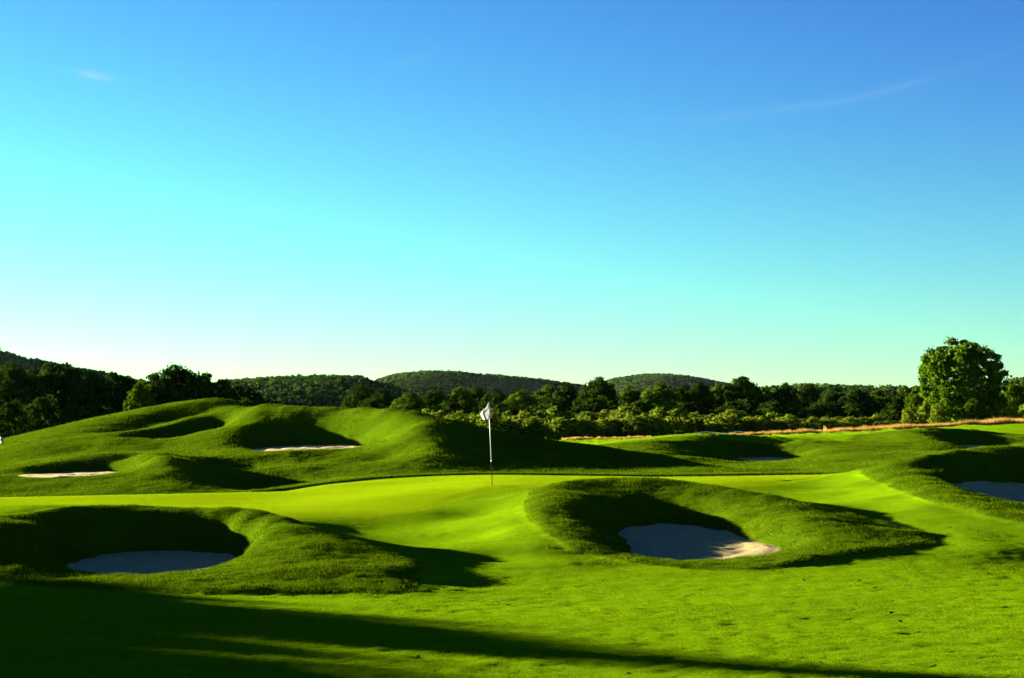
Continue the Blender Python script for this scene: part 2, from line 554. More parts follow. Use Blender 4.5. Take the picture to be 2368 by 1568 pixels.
line([(350, 1020, 71.0), (430, 1009, 72.0), (505, 993, 72.8)])
line([(560, 1040, 63.6), (612, 1050, 61.6), (700, 1049.5, 61.5), (780, 1045, 62), (880, 1038, 61.2), (935, 1025, 61.2), (964, 1004, 62.2), (962, 984, 63.6)])
line([(640, 955, 70.4), (756, 960, 69.2), (830, 963, 67.8)])
line([(560, 1018, 66.5), (590, 985, 69), (630, 962, 70.3)])
line([(640, 1022, 68.4), (720, 1021, 67.9), (800, 1021, 66.8), (860, 1022, 65.6)])
line([(896, 1023, 64.2), (912, 1006, 64.6), (902, 985, 65.6)])
spot((250, 1035, 67.5), (150, 1048, 67), (350, 1040, 66.5), (450, 1028, 66.5), (500, 1045, 63.5), (440, 1055, 62.8))
line([(560, 1085, 58), (700, 1082, 57.5), (820, 1075, 58), (900, 1060, 60)])
line([(640, 1128, 52.5), (720, 1115, 53.8), (820, 1103, 55), (900, 1096, 55.5), (1000, 1091, 55.8), (1200, 1092.5, 55.5), (1400, 1095, 55), (1600, 1096, 54.5), (1800, 1095, 53.5)], 1.6)
spot((1000, 1025, 60.5), (1010, 985, 63.6), (1073, 1040, 60), (1073, 1008, 62.8), (1140, 1050, 60), (1140, 1020, 63), (1200, 1057, 60.2), (1200, 1030, 63), (1300, 1066, 59.5), (1300, 1041, 62), (1400, 1072, 59), (1400, 1052, 61.5), (1500, 1077, 58.5), (985, 1054, 58.2), (1080, 1066, 57.8), (1200, 1076, 57.6))
# hollow ground behind the long mound
world_spot((-22, 95, -0.4), (-12, 92, 0.2), (-5, 88, 0.6), (0, 84, 0.8), (-32, 85, -1.0), (-28, 110, -0.8), (-12, 115, 0.0), (-40, 70, -1.0), (-40, 50, -0.2), (-30, 55, -0.3), (-40, 35, 0.0), (-25, 40, 0.2), (-20, 30, 0.1))

# bunker mound beyond the green, right of centre
M4_CREST = [(1373, 1029.5, 84), (1448, 1026, 84), (1518, 1022.6, 82), (1589, 1015.5, 82.8), (1646, 1011, 84), (1731, 1010.4, 86), (1802, 1014, 86.6), (1873, 1020, 85.5), (1921, 1028, 83.5), (1980, 1035, 80), (2060, 1040, 80)]
M4_SAND = [(1703, 1061, 78.6), (1740, 1058.6, 80), (1800, 1058.6, 80), (1842, 1060, 79), (1815, 1065.5, 76.6), (1770, 1067.5, 75.6), (1725, 1066, 76.2)]
line(M4_CREST)
line([(1640, 1064, 71.5), (1700, 1070, 71.3), (1770, 1071.5, 71.6), (1840, 1067, 73.2), (1880, 1056, 76), (1885, 1040, 79.6), (1860, 1026, 83)])
line([(1625, 1020, 82.8), (1731, 1018, 84.9), (1810, 1022, 85.2)])
line([(1645, 1052, 78.2), (1640, 1032, 81)])
line([(1420, 1034, 76), (1490, 1036, 74.5), (1530, 1045, 72.5), (1570, 1057, 70.5)])
line([(1500, 1028, 78), (1540, 1024, 79.2), (1590, 1018, 81.6)])
spot((1600, 1061, 72.5), (1560, 1049, 73), (1500, 1040, 74), (1600, 1034, 80.5))
spot((1950, 1052, 72), (2050, 1065, 68), (1950, 1078, 60), (1850, 1083, 61), (1750, 1085, 62), (1650, 1083, 64), (2016, 1045, 76), (2100, 1042, 79), (2100, 1020, 86), (2000, 1018, 90), (2150, 1060, 68), (2250, 1055, 70), (2400, 1050, 72), (1850, 1075, 66), (1700, 1078, 67))
# bunker mound far right
M5_CREST = [(2080, 998, 92), (2108, 993.5, 92.8), (2144, 990.6, 94.2), (2207, 991.4, 96.3), (2249, 993, 97), (2287, 997.7, 97), (2335, 1004, 95.5), (2367, 1009, 93.5), (2480, 1022, 92)]
M5_SAND = [(x_, y_, d_ + 0.6) for x_, y_, d_ in [(2212, 1028.5, 87), (2240, 1030, 88.5), (2285, 1033, 88.5), (2312, 1036, 87), (2290, 1039, 84.5), (2245, 1035.5, 84.5)]]
line(M5_CREST)
line([(2095, 997, 91.3), (2140, 1008, 89.0), (2198, 1028, 84.5), (2240, 1040, 82), (2300, 1046, 81), (2360, 1042, 83)])
line([(2145, 996, 93.3), (2207, 998, 95.2), (2255, 1001, 95.6), (2300, 1011, 94)])
back_of(M5_CREST[1:6], ((0.0, 1.5, -0.04), (0.0, 3.5, -0.12)))
spot((2340, 1025, 89), (2380, 1025, 90), (2150, 1035, 81), (2060, 1020, 88))
# far fairway and the ground under the fescue
for (px, py, d) in [(1250, 1024, 120), (1340, 1021.5, 120), (1500, 1018, 118), (1700, 1013, 118), (1850, 1009, 118), (2000, 1003, 118), (2150, 995, 118), (2250, 989, 118), (2367, 987, 115), (2600, 983, 115),
                    (1250, 1020, 140), (1340, 1018, 140), (1500, 1015.5, 140), (1700, 1010, 140), (1850, 1005, 140), (2000, 1000, 140), (2100, 993, 140), (2200, 989, 140), (2300, 985, 140), (2400, 982, 140), (2700, 978, 140),
                    (1000, 1026, 140), (1000, 1030, 118), (1340, 1024, 104), (1450, 1022.5, 104), (1700, 1014, 100), (1250, 1024, 100), (1950, 1012, 102),
                    (1000, 1022, 175), (1300, 1017, 175), (1600, 1012, 175), (1900, 1004, 175), (2100, 994, 175), (2300, 988, 175), (2600, 982, 175),
                    (600, 1035, 170), (300, 1045, 170), (0, 1050, 170), (-300, 1050, 170), (0, 1060, 120), (-300, 1065, 110), (400, 1040, 130)]:
    spot((px, py, d))
world_spot((60, 20, 0.3), (60, 60, 1.5), (60, 100, 2.4), (45, 45, 1.0), (40, 75, 1.6), (30, 30, 0.4), (-60, 20, 0.0), (-60, 60, -0.8), (-60, 100, -1.0), (-60, 150, -0.5), (80, 150, 3.2), (-90, 150, -0.5), (100, 60, 2.0), (-100, 60, -0.5), (70, 0, 0.2), (-70, 0, 0.0))


def add_bunker_floor(loop, drop=0.16):
    """The bunker's own plane of sand, plus survey points that keep the turf below it inside the edge."""
    w = np.array([at(*p) for p in loop])
    A = np.c_[w[:, :2], np.ones(len(w))]
    co = np.linalg.lstsq(A, w[:, 2], rcond=None)[0]
    loop2 = smooth_loop(w, 3)
    for p in loop2:
        SURVEY.append(p)
    c = w[:, :2].mean(0)
    for t in (0.35, 0.72):
        for p in loop2[::3]:
            q = c + (p[:2] - c) * t
            SURVEY.append(np.array([q[0], q[1], co[0] * q[0] + co[1] * q[1] + co[2] - drop]))
    SURVEY.append(np.array([c[0], c[1], co[0] * c[0] + co[1] * c[1] + co[2] - drop]))
    return loop2, co


BUNKERS = {}
for key, loop in (('m1', M1_SAND), ('m2', M2_SAND), ('m3', M3_SAND), ('ml', ML_SAND), ('b0', B0_SAND), ('m4', M4_SAND), ('m5', M5_SAND)):
    BUNKERS[key] = add_bunker_floor(loop, 0.16 if key in ('m1', 'm2', 'm3') else 0.14)

P = np.array(SURVEY)
_, keep = np.unique(np.round(P[:, :2] / 0.12).astype(int), axis=0, return_index=True)
P = P[np.sort(keep)]
S = 10.0


def tps_fit(p, lam):
    xy = p[:, :2] / S
    n = len(p)
    d2 = ((xy[:, None, :] - xy[None, :, :]) ** 2).sum(-1)
    K = 0.5 * d2 * np.log(d2 + 1e-12)
    w = np.full(n, lam)
    A = np.zeros((n + 3, n + 3))
    A[:n, :n] = K + np.diag(w)
    A[:n, n] = A[n, :n] = 1
    A[:n, n + 1:] = xy
    A[n + 1:, :n] = xy.T
    b = np.zeros(n + 3)
    b[:n] = p[:, 2]
    return np.linalg.solve(A, b)


TPS = tps_fit(P, 2e-4)


def tps_eval(x, y):
    q = np.c_[np.ravel(x), np.ravel(y)].astype(np.float32) / S
    c = (P[:, :2] / S).astype(np.float32)
    n = len(c)
    out = np.empty(len(q), dtype=np.float64)
    wts = TPS[:n].astype(np.float32)
    cc = (c ** 2).sum(1)
    for i in range(0, len(q), 20000):
        b = q[i:i + 20000]
        d2 = np.maximum((b ** 2).sum(1)[:, None] + cc[None] - 2 * b @ c.T, 1e-9)
        out[i:i + 20000] = (0.5 * d2 * np.log(d2)) @ wts + TPS[n] + b @ TPS[n + 1:].astype(np.float32)
    return out.reshape(np.shape(x))


def axis(parts):
    out = [parts[0][0]]
    for a, b, s0, s1 in parts:
        n = max(1, int(round((b - a) / (0.5 * (s0 + s1)))))
        t = (np.arange(n) + 1) / n
        k = s1 / s0
        u = t if abs(k - 1) < 1e-3 else (k ** t - 1) / (k - 1)
        out += list(a + (b - a) * u)
    return np.array(out)


GX = axis([(-4000, -300, 500, 60), (-300, -70, 60, 6), (-70, -24, 3, 0.8), (-24, -12, 0.5, 0.2), (-12, 13.5, 0.115, 0.115), (13.5, 30, 0.2, 0.35), (30, 70, 0.8, 4), (70, 300, 6, 60), (300, 4000, 60, 500)])
GY = axis([(-300, -20, 60, 5), (-20, 14, 3, 0.5), (14, 41, 0.12, 0.12), (41, 56, 0.15, 0.17), (56, 84, 0.2, 0.22), (84, 100, 0.25, 0.5), (100, 180, 0.8, 3), (180, 600, 5, 40), (600, 5000, 60, 500)])
XX, YY = np.meshgrid(GX, GY)                     # rows are y
# local surface evaluated where the survey reaches, an even plain beyond
inner = (XX > -110) & (XX < 110) & (YY > -40) & (YY < 190)
ZZ = np.zeros_like(XX)
far_plain = 2.3 + 0.006 * np.clip(XX, -150, 200) - 1.2
ZZ[:] = far_plain
NEARIN = (XX > -26) & (XX < 32) & (YY > 12) & (YY < 104)
# a coarse surface for the outskirts, the full one where it shows
ZZ[inner] = tps_eval(XX[inner], YY[inner])
edge = np.minimum.reduce([(XX + 110) / 50, (110 - XX) / 50, (YY + 40) / 20, (190 - YY) / 20])
wgt = np.clip(edge, 0, 1)
wgt = wgt * wgt * (3 - 2 * wgt)
ZZ = ZZ * wgt + far_plain * (1 - wgt)


def hgt(x, y, Z=None):
    """Ground height by interpolation in the ground grid."""
    Z = ZZ if Z is None else Z
    x = np.asarray(x, dtype=float)
    y = np.asarray(y, dtype=float)
    i = np.clip(np.searchsorted(GX, x) - 1, 0, len(GX) - 2)
    j = np.clip(np.searchsorted(GY, y) - 1, 0, len(GY) - 2)
    u = np.clip((x - GX[i]) / (GX[i + 1] - GX[i]), 0, 1)
    v = np.clip((y - GY[j]) / (GY[j + 1] - GY[j]), 0, 1)
    return (Z[j, i] * (1 - u) + Z[j, i + 1] * u) * (1 - v) + (Z[j + 1, i] * (1 - u) + Z[j + 1, i + 1] * u) * v


def plan(pts):
    return [at(*p)[:2] for p in pts]


def shift(pts, dx, dy):
    return [(x + dx, y + dy) for x, y in pts]


# where the long grass grows (plan outlines)
P_M1 = shift(plan(M1_CREST), 0.15, 0.75) + plan(M1_BASE)
P_M2 = shift(plan(M2_CREST), 0.1, 0.65)[1:] + plan(M2_BASE)[::-1] + shift(plan(M2_RIM), -0.35, 0.0)[::-1][2:]
P_M3 = shift(plan(M3_CREST), 0.0, 0.6) + plan([(2500, 1232, 32.8), (2367, 1211, 34.0), (2271, 1192, 35.2), (2144, 1160, 37.8), (2054, 1125, 42.5), (1990, 1096, 47.5)])
COLLAR = [(-400, 1150.5, 46.3), (0, 1149, 46.3), (300, 1143, 46.8), (600, 1136.5, 47.8), (650, 1136, 48.2), (760, 1120, 50.6), (900, 1107, 52.6), (1040, 1100, 53.6), (1138, 1098, 53.6), (1300, 1100, 53.1), (1500, 1103, 52.1), (1700, 1101, 51.6), (1850, 1098, 50.9), (1975, 1092, 49.8)]
collar_xy = np.array(plan(COLLAR))
P_BACK = [(x, y + 1.7) for x, y in collar_xy[:-1]] + shift(plan(M3_CREST[1:4]), 0.2, 1.6) + [(14, 49.5), (30, 50), (34, 92)] + [(27.5, 95.5), (24, 97.0), (20, 98)] + \
         [(17.5, 90), (14, 83.5)] + plan([(1802, 1014, 83.5), (1731, 1010.4, 84), (1646, 1011, 84.3), (1589, 1015.5, 84.5), (1518, 1022.6, 85), (1448, 1026, 85), (1373, 1029.5, 85)]) + [(3, 84), (-4, 92), (-16, 100), (-40, 110), (-60, 100), (-60, 50), (-30, 47.5)]
ROUGHS = {'m1': P_M1, 'm2': P_M2, 'm3': P_M3, 'back': P_BACK}

rough = np.zeros_like(XX)
sub = (XX > -70) & (XX < 60) & (YY > 12) & (YY < 120)
wob = 0.10 * (vnoise(XX[sub], YY[sub], 0.8, 3) - 0.5)
dmax = np.full(sub.sum(), -1e9)
for k, pl in ROUGHS.items():
    dmax = np.maximum(dmax, poly_dist(XX[sub], YY[sub], pl))
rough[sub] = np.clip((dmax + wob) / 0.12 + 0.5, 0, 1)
proud = np.clip((dmax + 1.5 * wob) / 0.45 + 0.4, 0, 1)
proud = proud * proud * (3 - 2 * proud)
lip = np.ones(sub.sum())                         # the turf thins out to nothing at the edge of the sand
for lp_, co_ in BUNKERS.values():
    lip = np.minimum(lip, np.clip((-poly_dist(XX[sub], YY[sub], [tuple(p[:2]) for p in lp_]) - 0.05) / 0.5, 0, 1))
semi = np.zeros_like(XX)
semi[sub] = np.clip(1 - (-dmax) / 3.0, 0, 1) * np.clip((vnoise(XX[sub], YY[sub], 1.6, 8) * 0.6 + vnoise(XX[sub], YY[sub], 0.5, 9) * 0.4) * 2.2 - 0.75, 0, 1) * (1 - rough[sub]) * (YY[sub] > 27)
# humps and hollows in the long grass
ZZ[sub] += 0.05 * proud * lip * (YY[sub] < 48.5) + rough[sub] * (0.3 + 0.7 * lip) * (0.05 * (vnoise(XX[sub], YY[sub], 1.1, 1) - 0.5) + 0.025 * (vnoise(XX[sub], YY[sub], 0.35, 2) - 0.5))

nx, ny = len(GX), len(GY)
idx = np.arange(nx * ny).reshape(ny, nx)
quads = np.stack([idx[:-1, :-1], idx[:-1, 1:], idx[1:, 1:], idx[1:, :-1]], -1).reshape(-1, 4)
gm = mesh_np('ground', np.stack([XX, YY, ZZ], -1).reshape(-1, 3), quads, M_GROUND, True)
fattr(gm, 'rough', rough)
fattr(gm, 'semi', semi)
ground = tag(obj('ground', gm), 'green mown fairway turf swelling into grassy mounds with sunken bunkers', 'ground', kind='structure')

# ------------------------------------------------------------------ putting green: a sheet just above the ground
near_edge = [(1960, 1096, 48.4), (1850, 1118, 46.3), (1750, 1130, 44.6), (1600, 1125, 44), (1400, 1118, 44), (1250, 1122, 43.4), (1138, 1143, 42), (1060, 1160, 40.6), (950, 1188, 38.4), (700, 1200, 37), (500, 1200, 36.2), (280, 1180, 36.6), (0, 1200, 37), (-400, 1205, 37)]
gl = smooth_loop(np.array([(x, y - 0.25) for x, y in collar_xy] + plan(near_edge)), 8)
gc = np.array([-2.0, 45.5])


def sheet_in_loop(loop, centre_line, rows=26):
    """Rings from the loop in to a line of centres, so a long shape keeps an even mesh."""
    verts, faces = [], []
    n = len(loop)
    cx = np.clip(loop[:, 0], centre_line[0][0], centre_line[1][0])
    t = (cx - centre_line[0][0]) / (centre_line[1][0] - centre_line[0][0] + 1e-9)
    c = np.c_[cx, centre_line[0][1] + t * (centre_line[1][1] - centre_line[0][1])]
    for r in range(rows + 1):
        verts.append(loop + (c - loop) * r / rows)
    v = np.concatenate(verts)
    for r in range(rows):
        a = np.arange(n) + r * n
        b = (np.arange(n) + 1) % n + r * n
        faces.append(np.stack([a, b, b + n, a + n], -1))
    return v, np.concatenate(faces)


gv, gf = sheet_in_loop(gl, ((-15.0, 42.0), (7.5, 47.6)), 40)
gd = np.linalg.norm(gv - np.tile(gl, (41, 1)), axis=1)
gz = hgt(gv[:, 0], gv[:, 1]) - 0.008 + 0.026 * np.clip(gd / 2.0, 0, 1)
green_me = mesh_np('putting_green', np.c_[gv, gz], gf, M_GREEN, True)
tag(obj('putting_green', green_me), 'smooth bright yellow-green putting green around the white flagstick', 'putting green', kind='structure')

# ------------------------------------------------------------------ bunker sand
SAND_LABELS = {'m1': 'shaded grey sand in the bunker of the left foreground mound', 'm2': 'half sunlit sand in the bunker right of the flagstick',
               'm3': 'grey shaded sand in the bunker cut by the picture right edge', 'ml': 'thin strip of sand in the small bunker behind the far left of the green',
               'b0': 'long strip of sand under the dark wall of the big mound bunker', 'm4': 'small patch of blue-grey sand in the hollow beyond the green',
               'm5': 'sliver of shaded sand in the farthest bunker near the lone tree'}
for key, (loop, co) in BUNKERS.items():
    lp = loop[:, :2]
    c = lp.mean(0)
    big = c + (lp - c) * 1.30 + (lp - c) / (np.linalg.norm(lp - c, axis=1, keepdims=True) + 1e-6) * 0.25
    rings, faces, n = [], [], len(lp)
    K = 40
    for r in range(K + 1):
        rings.append(c + (big - c) * (1 - r / K * 0.98))
    v = np.concatenate(rings)
    for r in range(K):
        a = np.arange(n) + r * n
        b = (np.arange(n) + 1) % n + r * n
        faces.append(np.stack([a, b, b + n, a + n], -1))
    z = co[0] * v[:, 0] + co[1] * v[:, 1] + co[2]
    z += 0.05 * (vnoise(v[:, 0], v[:, 1], 0.55, 4) - 0.5) + 0.04 * (vnoise(v[:, 0], v[:, 1], 0.2, 6) - 0.5)
    # never let the sheet come out of the turf outside the pit
    out_d = poly_dist(v[:, 0], v[:, 1], [tuple(p) for p in lp])
    z = np.where(out_d < -0.12, np.minimum(z, hgt(v[:, 0], v[:, 1]) - 0.03), z)
    me = mesh_np('bunker_sand', np.c_[v, z], np.concatenate(faces), M_SAND, True)
    tag(obj('bunker_sand', me), SAND_LABELS[key], 'sand', kind='structure')

# ------------------------------------------------------------------ long grass on the mounds


def blades(name, xy, height, width, mat, lean=0.45, zoff=-0.01, lean_dir=None):
    n = len(xy)
    z = hgt(xy[:, 0], xy[:, 1]) + zoff
    base = np.c_[xy, z]
    a = RNG.random(n) * 2 * np.pi
    tang = np.c_[np.cos(a), np.sin(a), np.zeros(n)]
    ld = RNG.random(n) * 2 * np.pi if lean_dir is None else lean_dir
    la = lean * (0.3 + RNG.random(n))
    tip = base + np.c_[np.cos(ld) * la * height, np.sin(ld) * la * height, height * np.sqrt(np.clip(1 - (la * 0.7) ** 2, 0.15, 1))]
    w = (np.asarray(width) * (0.7 + 0.6 * RNG.random(n)))[:, None]
    v = np.stack([base - tang * w / 2, base + tang * w / 2, tip], 1).reshape(-1, 3)
    f = np.arange(3 * n).reshape(-1, 3)
    return mesh_np(name, v, f, mat)


def scatter(poly, density):
    p = np.asarray(poly)
    lo, hi = p.min(0), p.max(0)
    n = int((hi - lo).prod() * density)
    q = lo + RNG.random((n, 2)) * (hi - lo)
    return q[poly_dist(q[:, 0], q[:, 1], poly) > -0.04 + 0.06 * (RNG.random(n) - 0.5)]


def off_sand(q, keys, margin=-0.03):
    ok = np.ones(len(q), bool)
    for k in keys:
        lp, co = BUNKERS[k]
        sandz = co[0] * q[:, 0] + co[1] * q[:, 1] + co[2]
        near = poly_dist(q[:, 0], q[:, 1], [tuple(p[:2]) for p in lp]) > -0.5
        ok &= ~(near & (hgt(q[:, 0], q[:, 1]) < sandz + 0.01))
    return q[ok]


def rough_patch(poly, density, h, w, keys, label, clump=0.5, view=None):
    q = off_sand(scatter(poly, density), keys)
    if view is not None:
        q = q[view(q)]
    cl = 0.55 * vnoise(q[:, 0], q[:, 1], clump, 21) + 0.45 * vnoise(q[:, 0], q[:, 1], clump * 0.35, 22)
    keepp = RNG.random(len(q)) < 0.35 + 1.1 * cl
    q, cl = q[keepp], cl[keepp]
    hh = h * (0.35 + 1.1 * cl) * (0.7 + 0.6 * RNG.random(len(q)))
    ld = 2 * np.pi * (vnoise(q[:, 0], q[:, 1], 1.7, 30) * 1.5) + (RNG.random(len(q)) - 0.5) * 2.6
    me = blades('rough_grass', q, hh, w, M_ROUGH, 0.75, -0.01, ld)
    tag(obj('rough_grass', me), label, 'grass', kind='stuff')
    return len(q)


def in_frame(q, m=3.5):
    return np.abs(q[:, 0]) < q[:, 1] * 0.2959 * 1.04 + m


NB = 0
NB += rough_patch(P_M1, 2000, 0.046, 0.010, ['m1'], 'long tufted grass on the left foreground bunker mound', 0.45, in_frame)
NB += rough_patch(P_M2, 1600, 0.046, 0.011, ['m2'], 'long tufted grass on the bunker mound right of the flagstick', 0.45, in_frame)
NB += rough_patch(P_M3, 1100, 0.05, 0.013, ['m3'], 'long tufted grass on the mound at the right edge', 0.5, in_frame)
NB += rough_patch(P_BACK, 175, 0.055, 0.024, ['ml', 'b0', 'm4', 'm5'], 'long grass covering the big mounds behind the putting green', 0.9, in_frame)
# short mown blades in the near fairway
M_MOWN = leaf_mat('mown_blades', (0.062, 0.120, 0.001), (0.102, 0.166, 0.001), 0.3, 2.0)
q = np.concatenate([np.c_[(RNG.random(n_) - 0.5) * 2 * (y1_ * 0.31 + 1.6), y0_ + RNG.random(n_) * (y1_ - y0_)] for y0_, y1_, n_ in ((14.0, 20, 165000), (20, 26, 155000), (26, 33, 125000), (33, 44, 80000))])
d_ = np.full(len(q), -1e9)
for pl in (P_M1, P_M2, P_M3):
    d_ = np.maximum(d_, poly_dist(q[:, 0], q[:, 1], pl))
d_ = np.maximum(d_, poly_dist(q[:, 0], q[:, 1], [tuple(p) for p in gl[::4]]))
q = q[(d_ < 0) & in_frame(q, 2.0)]
mh = (0.005 + 0.008 * vnoise(q[:, 0], q[:, 1], 0.7, 50) ** 2) * (0.6 + 0.8 * RNG.random(len(q)))
tag(obj('mown_grass', blades('mown_grass', q, mh, 0.008 + 0.00025 * (q[:, 1] - 15), M_MOWN, 0.9, 0.0)), 'short mown grass of the near fairway', 'grass', kind='stuff')
# collar of longer turf along the far edge of the green
cl = smooth_loop(collar_xy, 40, closed=False)
q = np.concatenate([cl + np.c_[np.zeros(len(cl)), RNG.random(len(cl)) * 0.45] for _ in range(60)])
q = q + RNG.normal(0, 0.03, q.shape)
q = q[q[:, 0] > -7.2]
tag(obj('collar_grass', blades('collar_grass', q, 0.085 * (0.7 + 0.5 * RNG.random(len(q))), 0.03, M_COLLAR, 0.3)), 'narrow dark collar of longer grass along the far edge of the green', 'grass', kind='stuff')

# tall tan fescue along the far side of the course
fes = []
for (a, b) in [((1300, 1019, 138), (1500, 1016, 138)), ((1500, 1016, 138), (1731, 1009, 138)), ((1731, 1009, 138), (1900, 1003.5, 138)), ((1900, 1003.5, 138), (2100, 993, 138)), ((2100, 993, 138), (2250, 988, 136)), ((2250, 988, 136), (2420, 981, 140))]:
    A, B = np.array(at(*a)[:2]), np.array(at(*b)[:2])
    n = 9000
    t = RNG.random(n)[:, None]
    wd = 2.2 + 2.0 * (A[0] + (B[0] - A[0]) * t[:, 0] > 20)
    q = A + (B - A) * t + np.c_[np.zeros(n), (RNG.random(n) - 0.3) * wd]
    fes.append(q)
fes = np.concatenate(fes)
fh = (0.17 + 0.24 * np.clip((fes[:, 0] - 8) / 28, 0, 1)) * (0.6 + 0.8 * RNG.random(len(fes))) * (0.7 + 0.6 * vnoise(fes[:, 0], fes[:, 1], 1.5, 40))
tag(obj('fescue', blades('fescue', fes, fh, 0.05, M_FESCUE, 0.5)), 'band of tall tan orange fescue along the foot of the trees', 'fescue', kind='stuff')

# ------------------------------------------------------------------ flagstick


def tube(points, radii, sides=10, cap=True):
    """Tapered tube along the points."""
    v, f = [], []
    pts = [Vector(p) for p in points]
    for i, p in enumerate(pts):
        d = (pts[min(i + 1, len(pts) - 1)] - pts[max(i - 1, 0)]).normalized()
        a = d.orthogonal().normalized()
        b = d.cross(a)
        for k in range(sides):
            t = 2 * math.pi * k / sides
            v.append(p + (a * math.cos(t) + b * math.sin(t)) * radii[i])
    for i in range(len(pts) - 1):
        for k in range(sides):
            k2 = (k + 1) % sides
            f.append((i * sides + k, i * sides + k2, (i + 1) * sides + k2, (i + 1) * sides + k))
    if cap:
        f.append(tuple(range(sides))[::-1])
        f.append(tuple((len(pts) - 1) * sides + k for k in range(sides)))
    return [tuple(x) for x in v], f


def pyd(name, v, f, mat, smooth=True):
    me = bpy.data.meshes.new(name)
    me.from_pydata([tuple(x) for x in v], [], [tuple(x) for x in f])
    if smooth:
        me.polygons.foreach_set('use_smooth', [True] * len(me.polygons))
    me.materials.append(mat)
    me.update()
    return me


def join(parts):
    V, F = [], []
    for v, f in parts:
        o = len(V)
        V += list(v)
        F += [tuple(i + o for i in x) for x in f]
    return V, F


def empty(name, loc):
    o = bpy.data.objects.new(name, None)
    o.empty_display_size = 0.3
    COL.objects.link(o)
    o.location = loc
    return o


def flagstick(name, base, height, lean, flag_outline, flag_mat, dark_part, label, radius=0.0100, ripple=0.05):
    root = tag(empty(name, base), label, 'flagstick')
    top = Vector((lean, 0, height))
    j = dark_part
    if j > 0:
        v, f = tube([(0, 0, -0.06), top * j], [radius, radius])
        obj('lower_pole', pyd('lower_pole', v, f, M_BLACK), root)
    v, f = tube([top * j, top], [radius * 0.98, radius * 0.8])
    obj('upper_pole', pyd('upper_pole', v, f, M_WHITE), root)
    v, f = tube([top * (j - 0.004), top * (j + 0.012)], [radius * 1.5, radius * 1.5])
    obj('ferrule', pyd('ferrule', v, f, M_METAL), root)
    # the hole with its white liner, seen edge-on
    ring = [(0.054 * math.cos(a), 0.054 * math.sin(a)) for a in np.linspace(0, 2 * math.pi, 24, endpoint=False)]
    v = [(x, y, 0.012) for x, y in ring] + [(x, y, -0.10) for x, y in ring]
    f = [(k, (k + 1) % 24, 24 + (k + 1) % 24, 24 + k) for k in range(24)] + [tuple(range(24, 48))]
    obj('cup', pyd('cup', v, f, M_WHITE), root)
    # limp cloth: rows down the pole, columns out to the free edge, folded front to back
    rows, cols = 22, 16
    vv, ff = [], []
    for r in range(rows + 1):
        t = r / rows
        left = np.interp(t, [p[0] for p in flag_outline], [p[1] for p in flag_outline])
        right = np.interp(t, [p[0] for p in flag_outline], [p[2] for p in flag_outline])
        zz = height - 0.005 - t * flag_outline[-1][3]
        px = lean * zz / height
        for c in range(cols + 1):
            u = c / cols
            x = px + left + (right - left) * u
            sag = -0.05 * (1 - u) * t * flag_outline[-1][3]
            y = ripple * math.sin(u * 7.5 + t * 3.2) * (0.35 + 0.65 * t) + 0.4 * ripple * math.sin(u * 13 - t * 6)
            vv.append((x, y - 0.02, zz + sag + 0.10 * flag_outline[-1][3] * t * (u - 0.5)))
    for r in range(rows):
        for c in range(cols):
            a = r * (cols + 1) + c
            ff.append((a, a + 1, a + cols + 2, a + cols + 1))
    fo = obj('flag', pyd('flag', vv, ff, flag_mat), root)
    md = fo.modifiers.new('thickness', 'SOLIDIFY')
    md.thickness = 0.004
    return root


def cloth_mat(name, c):
    m = Mat(name)
    d = m.n('ShaderNodeBsdfDiffuse')
    w = m.noise(60, 3, coord='obj')
    m.set(d.inputs[0], m.mix(w, tuple(x * 0.9 for x in c), c))
    t = m.n('ShaderNodeBsdfTranslucent')
    m.set(t.inputs[0], c)
    mx = m.n('ShaderNodeMixShader')
    mx.inputs[0].default_value = 0.45
    m.set(mx.inputs[1], d.outputs[0])
    m.set(mx.inputs[2], t.outputs[0])
    return m.end(mx.outputs[0])


M_FLAG = cloth_mat('white_cloth', (0.44, 0.44, 0.43))
M_YELLOW = cloth_mat('yellow_cloth', (0.75, 0.55, 0.03))
fx, fy, fz = at(1138, 1125, 44)
fz = float(hgt(fx, fy)) + 0.0
# outline rows: fraction down the cloth, left edge, right edge (metres from the pole), cloth drop
flagstick('flagstick', (fx, fy, fz), 2.13, -0.09, [(0, -0.015, 0.012, 0), (0.2, -0.06, 0.03, 0), (0.38, -0.12, 0.038, 0), (0.5, -0.19, 0.045, 0), (0.66, -0.215, 0.055, 0), (0.82, -0.19, 0.06, 0), (1.0, -0.145, 0.06, 0.40)],
          M_FLAG, 0.30, 'white flag hanging limp on a white and black flagstick on the green')
yx, yy_, yz = at(1905, 1006, 128)
flagstick('yellow_flagstick', (yx, yy_, float(hgt(yx, yy_))), 0.62, -0.02, [(0, -0.02, 0.03, 0), (0.4, -0.02, 0.16, 0), (0.75, 0.03, 0.22, 0), (1.0, 0.14, 0.30, 0.36)], M_YELLOW, 0.05,
          'tiny yellow flag hanging on a short stick in front of the far fescue', 0.02, 0.03)

